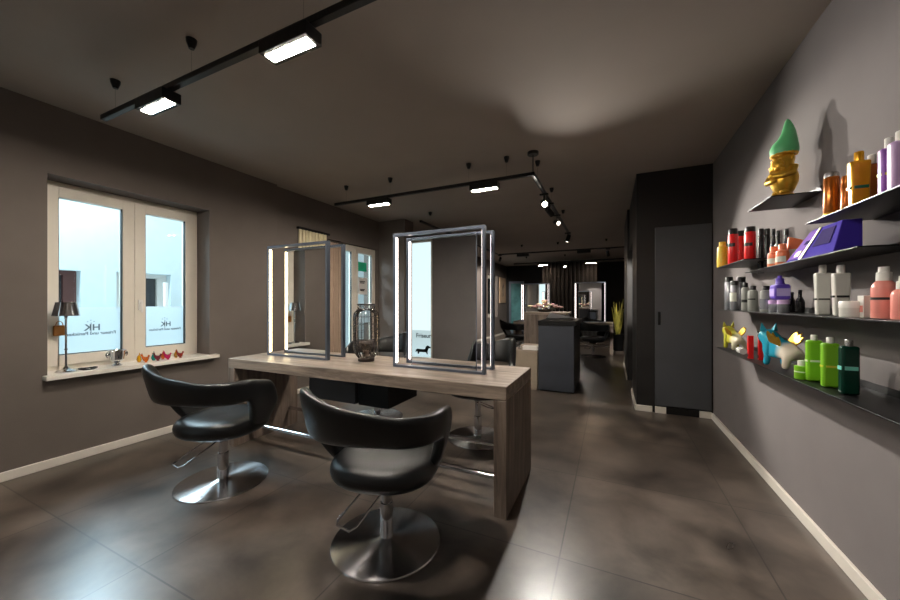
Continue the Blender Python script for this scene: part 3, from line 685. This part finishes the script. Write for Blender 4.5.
bottle(753, .86, ZE, 286, .055, grey, capK, 'grey bottle with black cap, left of the stepped pair', G, 'round', band=(prt_k, .45, .5))
bottle(766, .86, ZE, 286, .057, grey, capK, 'grey bottle with black cap just left of the violet flask', G, 'round', band=(silver, .1, .5))
y1 = y_at(776, .86); zt = .07
j1 = thing('jar', (.86, y_at(774.5, .86), ZE+.0005), 'small pale jar under the violet flask, left one', 'jar', 'small jars under the violet flask')
MB().lathe([(.024, 0), (.026, .003), (.026, .048)], 20).build('body', silver, j1); MB().lathe([(.0265, .048), (.0265, .07), (.024, .072)], 20).build('lid', lilac2, j1)
dup(j1, (.86, y_at(783.5, .86), ZE+.0005), 0, 'small pale jar under the violet flask, right one')
y2 = y_at(780, .86)
fl = thing('spray_flask', (.86, y2, ZE+.0735), 'violet square flask with pale label standing on two small jars', 'bottle')
MB().box(-.035, .035, -.042, .042, 0, .085).build('body', violet, fl, bevel=.014, seg=4)
MB().lathe([(.022, .083), (.018, .10), (.018, .118)], 18).lathe([(.010, .118), (.010, .135)], 14).build('cap', violet, fl)
MB().box(-.0362, -.0345, -.03, .03, .02, .062).box(-.028, .028, -.0432, -.0415, .02, .062).build('label_print', prt_l, fl)
bottle(792, .93, ZE, 292, .035, blackb, capK, 'slim black bottle behind and right of the violet flask', G, 'tall')
bottle(800, .94, ZE, 290, .04, blackb, capK, 'black bottle standing dark between violet flask and white tubes', G, 'tall')
bottle(822.5, .88, ZE, 265, .055, whiteb, capW, 'tall silver white flared tube, left of two', G, 'flare', band=(prt_k, .30, .33))
bottle(841, .885, ZE, 265, .055, whiteb, capW, 'tall silver white flared tube, right of two', G, 'flare', band=(prt_k, .36, .40))
t = thing('cream_jar', (.85, y_at(853.5, .85), ZE+.0005), 'low wide white jar with grey label before the white tubes', 'jar')
MB().lathe([(.036, 0), (.038, .004), (.038, .036)], 28).build('body', whiteb, t); MB().lathe([(.0395, .036), (.0395, .058), (.037, .062)], 28).build('lid', capW, t)
t = thing('small_carton', (.87, y_at(868, .87), ZE+.0005), 'small white carton beside the pink pump bottle', 'carton')
MB().box(-.02, .02, -.018, .018, 0, .082).build('carton_body', whiteb, t, bevel=.001)
MB().box(-.0212, -.0198, -.013, .013, .02, .045).build('label_print', pinkb, t)
bottle(884, .87, ZE, 267, .062, pinkb, capW, 'pink bottle with tall white cap on the silver and white shelf', G, 'pump', cap_h=.045, band=(prt_k, .36, .41))
bottle(905, .88, ZE, 276, .062, pinkb, capW, 'pink bottle cut by the right edge of the photo', G, 'pump', cap_h=.04)
G = 'bottles on the high shelf at the right edge'
bottle(831.5, .845, ZB, 173, .05, amber, capS, 'copper bottle with silver cap, standing alone', G, 'can', cap_h=.022, band=(goldb, .0, .12))
bottle(848, .93, ZB, 176, .045, amber, amber, 'small dark copper bottle behind the golden bottle', G, 'can')
bottle(859, .865, ZB, 152, .058, goldb, goldb, 'golden bottle with green print, in front', G, 'flare', band=(prt_g, .36, .41))
bottle(872, .925, ZB, 155, .052, amber, capW, 'copper bottle with pale cap right behind the golden one', G, 'flare')
bottle(889, .90, ZB, 138, .05, lilac, capW, 'dark lilac bottle near the right photo edge', G, 'square', band=(prt_y, .42, .46))
bottle(901, .86, ZB, 131, .055, lilac2, capW, 'pale lilac bottle cut by the right photo edge', G, 'square')
G = 'green bottles on the lowest shelf'
t = thing('jar', (.83, y_at(801.5, .83), ZG+.0005), 'small lime jar at the left of the lime bottles', 'jar')
MB().lathe([(.024, 0), (.026, .003), (.026, .06), (.018, .064)], 20).build('body', green, t); MB().lathe([(.014, .064), (.014, .088)], 16).build('lid', capW, t)
MB().lathe([(.0263, .033), (.0263, .038)], 20).build('label_print', prt_w, t)
bottle(814, .86, ZG, 335, .055, green, capW, 'lime green bottle with white cap, left of two', G, 'square', cap_h=.024, band=(prt_w, .42, .46))
bottle(830, .86, ZG, 337.5, .055, green, capW, 'lime green bottle with white cap, between lime and dark green', G, 'square', cap_h=.024, band=(prt_y, .40, .44))
bottle(849, .86, ZG, 340, .055, dkgreen, capS, 'dark green bottle with pale cap on the lowest shelf', G, 'square', cap_h=.024, band=(prt_c, .45, .52))
G = 'red tubes on the lowest shelf'
for px, x, lb in ((750.5, .83, 'upright red carton between the two winged dogs, front one'), (761, .87, 'upright red carton closest to the blue winged dog')):
    y = y_at(px, x); t = thing('red_carton', (x, y, ZG+.0005), lb, 'carton', 'red cartons between the figurines')
    MB().box(-.014, .014, -.011, .011, 0, .15).build('carton_body', red, t, bevel=.002); MB().box(-.0152, -.0138, -.008, .008, .012, .03).build('label_print', prt_k, t)
t = thing('ribboned_roll', (.85, y_at(741, .85), ZG+.0005), 'white and red striped roll lying between gold dog and red carton', 'roll')
st = MB()
MB().cyl((0, -.05, .022), (0, .05, .022), .022, 18).build('roll_body', capW, t)
for y in (-.035, -.01, .015, .04): st.cyl((0, y-.005, .022), (0, y+.005, .022), .0225, 18)
st.build('stripes', blackb, t)

# ------------------------------------------------------------------ figurines
def skin(name, pts, edges, m, parent, sub=2):
    me = bpy.data.meshes.new(name); me.from_pydata([p[:3] for p in pts], edges, []); me.materials.append(m)
    o = bpy.data.objects.new(name, me); COL.objects.link(o); o.parent = parent
    s = o.modifiers.new('skin', 'SKIN'); s.use_smooth_shade = True
    L = me.skin_vertices[0].data if me.skin_vertices else None
    if L is None:
        bm = bmesh.new(); bm.from_mesh(me); bm.verts.layers.skin.verify(); bm.to_mesh(me); bm.free(); L = me.skin_vertices[0].data
    for i, p in enumerate(pts):
        r = p[3] if isinstance(p[3], tuple) else (p[3], p[3]); L[i].radius = r; L[i].use_root = (i == 0)
    q = o.modifiers.new('sub', 'SUBSURF'); q.levels = q.render_levels = sub
    return o
def winged_dog(loc, rz, front, rear, label, s=1.0):
    t = thing('winged_dog_figurine', loc, label, 'figurine', 'winged bulldog figurines on the lowest shelf', rz)
    # faces +x
    P = [(0, 0, .072, .030), (.04, 0, .080, .033), (-.045, 0, .070, .028), (.068, 0, .108, .028), (.086, 0, .128, .037), (.116, 0, .118, .025),
         (.045, .028, .05, .012), (.05, .032, .008, .011), (.045, -.028, .05, .012), (.05, -.032, .008, .011),
         (-.055, .026, .05, .014), (-.05, .03, .008, .011), (-.055, -.026, .05, .014), (-.05, -.03, .008, .011), (-.078, 0, .088, .008)]
    P = [(a*s, b*s, c*s, r*s*(1.12 if c > .03 else 1)) for a, b, c, r in P]
    E = [(0, 1), (0, 2), (1, 3), (3, 4), (4, 5), (1, 6), (6, 7), (1, 8), (8, 9), (2, 10), (10, 11), (2, 12), (12, 13), (2, 14)]
    nm = 'dog_glaze_'+label.split()[0]
    m = mat(nm, front, .15, noise=.1, coat=.8)
    nt = m.node_tree; n = nt.nodes; l = nt.links; p = n['Principled BSDF']
    tc = n.new('ShaderNodeTexCoord'); sp = n.new('ShaderNodeSeparateXYZ'); r = n.new('ShaderNodeValToRGB'); mr = n.new('ShaderNodeMapRange')
    mr.inputs[1].default_value = -.045; mr.inputs[2].default_value = -.005; l.new(tc.outputs['Object'], sp.inputs[0]); l.new(sp.outputs['X'], mr.inputs[0]); l.new(mr.outputs[0], r.inputs[0])
    r.color_ramp.elements[0].color = rear; r.color_ramp.elements[1].color = front; l.new(r.outputs[0], p.inputs['Base Color'])
    b = skin('body', P, E, m, t)
    ear = MB()
    for k in (-1, 1): ear.add([(.074*s, k*.012*s, .150*s), (.094*s, k*.014*s, .152*s), (.084*s, k*.034*s, .144*s), (.082*s, k*.028*s, .186*s)], [(0, 1, 2), (0, 1, 3), (1, 2, 3), (2, 0, 3)])
    ear.build('ears', m, t, bevel=.002)
    for k in (-1, 1):
        wpoly = [(0, 0), (.02, .03), (.012, .06), (-.005, .085), (-.02, .06), (-.032, .078), (-.038, .05), (-.052, .058), (-.048, .028), (-.03, .005)]
        M = Matrix.Translation((.012*s, k*.022*s, .088*s)) @ Matrix.Rotation(-k*.45, 4, 'X') @ Matrix.Rotation(PI/2, 4, 'X')
        MB().prism([(a*s*.9, c*s*.85) for a, c in wpoly], -.004, .004, M).build('wing', M_gold, t, bevel=.002)
    ey = MB()
    for k in (-1, 1): ey.ball((.116*s, k*.018*s, .138*s), .005*s, 10)
    ey.ball((.142*s, 0, .122*s), .007*s, 10)
    ey.build('eyes_and_nose', blackb, t)
    return t
yd = y_at(784, .86)
winged_dog((.86, yd, ZG+.0005), PI/2+.25, srgb(40, 150, 178), srgb(206, 196, 178), 'blue winged bulldog figurine with cream hindquarters and gold wings', 1.38)
winged_dog((.86, y_at(735, .86), ZG+.0005), PI/2+.15, srgb(176, 172, 60), srgb(196, 190, 160), 'yellow green winged bulldog figurine at the far end of lowest shelf', 1.2)

# gold gnome with a green cap
gn = thing('garden_gnome', (.885, y_at(784, .885), ZA+.0005), 'golden garden gnome with a tall green pointed cap', 'figurine', rz=PI+.5)
# local +x faces out of shelf
b = MB(); b.lathe([(.045, 0), (.052, .006), (.050, .018), (.042, .024)], 24)
for k in (-1, 1): b.ball((.016, k*.022, .034), (.030, .018, .016))
b.build('feet_and_plinth', M_gold, gn)
b = MB(); b.lathe([(.036, .03), (.046, .05), (.058, .085), (.062, .11), (.056, .145), (.046, .17), (.040, .19), (.046, .215), (.044, .24), (.03, .262)], 28); b.build('body', M_gold, gn)
b = MB(); b.tube([(.0, .052, .165), (.02, .066, .13), (.05, .04, .118), (.066, -.005, .125)], [.02, .018, .015, .013], 12)
b.tube([(.0, -.052, .165), (.02, -.068, .125), (.052, -.045, .100), (.068, .0, .098)], [.02, .018, .015, .013], 12)
b.ball((.068, -.006, .128), .016).ball((.07, .004, .098), .016); b.build('arms', M_gold, gn)
b = MB(); b.ball((.040, 0, .185), (.024, .034, .040))
for k in range(7): a = -1.2+.4*k; b.ball((.03+.026*math.cos(a), .032*math.sin(a), .165+.012*(k % 2)), .013, 10)
b.build('beard', M_gold, gn)
b = MB(); b.ball((.022, 0, .222), (.028, .036, .03)).ball((.053, 0, .222), .011, 12).ball((.044, .018, .214), .010, 10).ball((.044, -.018, .214), .010, 10).ball((.042, .018, .238), (.008, .012, .005), 10).ball((.042, -.018, .238), (.008, .012, .005), 10)
b.build('face', M_gold, gn)
for k in (-1, 1): MB().ball((0, k*.046, .22), (.008, .008, .014), 10).build('ear', M_gold, gn)
b = MB(); b.tube([(.052*math.cos(a*PI/12), .052*math.sin(a*PI/12), .248+.003*(a % 2)) for a in range(24)], .009, 8, True); b.build('cap_brim', M_gold, gn)
cp = MB(); pr = [(0, .250, .060), (0, .275, .063), (-.002, .30, .057), (-.005, .33, .042), (-.006, .365, .031), (-.004, .40, .022), (.0, .428, .012), (.002, .44, .004)]
cp.tube([(x, -x*.0+.02*sm((z-.26)/.1)-.0, z) for x, z, r in pr], [r for x, z, r in pr], 20); part(cp.build('pointed_cap', M_cap, gn), 'tall mint green cap')

# ------------------------------------------------------------------ reception
M_rec = mat('slate_counter', srgb(56, 60, 68), .4, noise=.06)
rc = thing('reception_cabinet', (-.70, 5.55, 0), 'dark slate reception cabinet in the middle of the room', 'cabinet')
MB().box(-.24, .24, -.53, .5, .02, .93).build('cabinet_body', M_rec, rc, bevel=.003)
part(MB().box(-.245, .275, -.54, .5, .932, 1.0).build('counter_top', M_steel, rc, bevel=.004), 'black counter slab')
MB().box(-.22, .22, -.5, .48, 0, .02).build('plinth', M_rail, rc)
lb = thing('low_bench', (-1.15, 5.45, 0), 'low beige bench unit joined to the left of the dark cabinet', 'bench')
MB().box(-.19, .195, -.42, .5, .0, .53).build('bench_body', M_beige, lb, bevel=.003); MB().box(-.195, .2, -.43, .5, .53, .56).build('bench_top', M_beige, lb, bevel=.003)
wb = thing('wooden_counter', (-1.16, 6.4, 0), 'raised weathered oak counter block behind the dark cabinet', 'counter')
MB().box(-.23, .20, -.3, .3, 0, 1.05).build('counter_body', M_woodv, wb, bevel=.003); MB().box(-.235, .50, -.31, .3, 1.052, 1.09).build('counter_top', M_wood, wb, bevel=.003)
MB().box(.205, .47, -.28, .28, 0, 1.05).build('side_panel', M_rec, wb, bevel=.003)
t = thing('sloped_display', (-.70, 5.75, 1.0005), 'black tilted screen lying on the reception cabinet', 'monitor', rz=.0)
MB().add([(-.22, -.22, 0), (.18, -.22, 0), (.18, .2, 0), (-.22, .2, 0), (-.22, -.22, .012), (.18, -.22, .012), (.18, .2, .012), (-.22, .2, .09)], [(0, 1, 2, 3), (4, 5, 6, 7), (0, 1, 5, 4), (1, 2, 6, 5), (2, 3, 7, 6), (3, 0, 4, 7)]).build('screen_body', capK, t, bevel=.003)
t = thing('desk_box', (-1.075, 5.16, .5605), 'small white box on the low bench', 'box')
MB().box(-.11, .11, -.06, .06, 0, .045).build('box_body', M_white, t, bevel=.004); MB().box(-.112, .112, -.062, .062, .045, .055).build('lid', M_white, t, bevel=.002)
t = thing('soap_bottle', (-1.24, 5.14, .5605), 'small chrome dispenser on the low bench', 'dispenser')
MB().lathe([(.022, 0), (.024, .004), (.024, .06), (.01, .075), (.008, .10)], 16).build('body', M_chrome, t); MB().tube([(0, 0, .10), (0, 0, .115), (-.03, 0, .112)], .005, 8).build('spout', M_chrome, t)
# bouquet on the wooden counter
fw = thing('flower_arrangement', (-1.07, 6.32, 1.0905), 'loose cream and pink flower arrangement on the oak counter', 'flowers')
MB().lathe([(.10, 0), (.13, .02), (.14, .05), (.13, .052), (.02, .03)], 24).build('bowl', M_brz, fw)
pet = [mat('cream_petals', srgb(232, 220, 176), .6, noise=.1), mat('pink_petals', srgb(196, 150, 150), .6, noise=.1), mat('dusky_petals', srgb(130, 96, 88), .6, noise=.1)]
random.seed(3)
for k in range(34):
    a = random.uniform(0, 2*PI); r = random.uniform(0, .27); z = .07+random.uniform(0, .16)*(1-r/.34)
    b = MB(); cx, cy = r*math.cos(a)*1.15, r*math.sin(a)*.5; R_ = random.uniform(.03, .048)
    b.ball((cx, cy, z), R_*.45, 8)
    for q in range(6):
        t_ = q*PI/3+k
        b.ball((cx+R_*.6*math.cos(t_), cy+R_*.6*math.sin(t_), z+.004), (R_*.5, R_*.5, R_*.28), 8)
    b.build('flower', pet[k % 3], fw)
lf = MB()
for k in range(30):
    a = random.uniform(0, 2*PI); r = random.uniform(.05, .27)
    M = Matrix.Translation((r*math.cos(a)*1.1, r*math.sin(a)*.5, .045+random.uniform(0, .04))) @ Matrix.Rotation(a, 4, 'Z') @ Matrix.Rotation(random.uniform(-.6, .3), 4, 'Y')
    lf.prism([(0, 0), (.02, .012), (.05, .008), (.065, 0), (.05, -.008), (.02, -.012)], -.0008, .0008, M)
lf.build('leaves', mat('dark_leaf', srgb(52, 66, 40), .5, noise=.2), fw)

# slatted screen
ss = thing('slatted_screen', (-1.25, 11.9, 0), 'black screen of vertical slats behind the far table', 'screen')
MB().box(-.85, .85, .03, .06, 0, 2.62).build('back_panel', M_black, ss)
M_slat = mat('charcoal_slat', srgb(28, 27, 26), .5, noise=.06)
for k in range(14): MB().box(-.84+k*.125, -.84+k*.125+.05, -.03, .03, 0, 2.62).build('slat', M_slat, ss, bevel=.003)
# plant
pp = thing('potted_plant', (.16, 10.1, 0), 'tall yellow green variegated plant against the black far wall', 'plant')
MB().lathe([(.11, 0), (.13, .01), (.16, .42), (.165, .44), (.145, .44), (.13, .36), (.01, .36)], 28).build('pot', M_steel, pp)
M_var = mat('variegated_leaf', srgb(92, 104, 36), .5, col2=srgb(206, 190, 90), nscale=14, stretch=(1, 1, .4))
lf = MB(); random.seed(11)
for k in range(16):
    a = random.uniform(0, 2*PI); ln = random.uniform(.5, 1.0); L = []; Rr = []
    tilt = random.uniform(.01, .09); wd = random.uniform(.045, .065)
    vs = []; fs = []
    for i in range(8):
        s = i/7; rad = .03+tilt*s+tilt*s*s*.4; z = .36+ln*s; wv = wd*math.sin(PI*min(1, s*.9+.12))+.002
        c = Vector((rad*math.cos(a), rad*math.sin(a), z)); d = Vector((-math.sin(a), math.cos(a), 0)); nn = Vector((math.cos(a), math.sin(a), 0))*.003
        vs += [tuple(c-d*wv), tuple(c-nn), tuple(c+d*wv), tuple(c+nn*.5+nn)]
    for i in range(7):
        for q in range(4): q2 = (q+1) % 4; fs.append((i*4+q, i*4+q2, (i+1)*4+q2, (i+1)*4+q))
    fs += [(0, 1, 2, 3), (28, 29, 30, 31)]
    lf.add(vs, fs)
lf.build('leaves', M_var, pp)
# picture near far window
pc = thing('framed_picture', (XL-.048, 13.35, 1.25), 'tall pale framed picture on the far left wall', 'picture')
MB().box(0, .03, -.42, .42, 0, 1.0).build('frame', mat('pale_wood', srgb(176, 150, 122), .5, noise=.1), pc, bevel=.004)
MB().box(.0302, .033, -.38, .38, .04, .96).build('canvas', mat('pale_canvas', srgb(186, 158, 130), .7, noise=.1), pc)
MB().prism([(-.03, -.28), (.06, -.2), (.03, 0), (.10, .18), (.02, .30), (-.06, .12), (-.02, -.05)], .0332, .0345, Matrix.Translation((0, 0, .5)) @ Matrix.Rotation(PI/2, 4, 'Z') @ Matrix.Rotation(PI/2, 4, 'X')).build('painted_figure', M_inkd, pc)
# glazed door in black far wall
dd = struct(MB().box(-3.80, -3.72, 13.94, 14.0, 0, 2.05).box(-3.28, -3.2, 13.94, 14.0, 0, 2.05).box(-3.80, -3.2, 13.94, 14.0, 2.05, 2.13).box(-3.8, -3.2, 13.94, 14.0, 0, .12).build('door_2', M_frame, bevel=.003), 'narrow glazed door in the black far wall', 'door')
part(MB().box(-3.72, -3.28, 13.965, 13.975, .12, 2.05).build('pane', mat('teal_pane', srgb(70, 110, 112), .1, noise=.3, nscale=3), dd), 'teal glass pane')
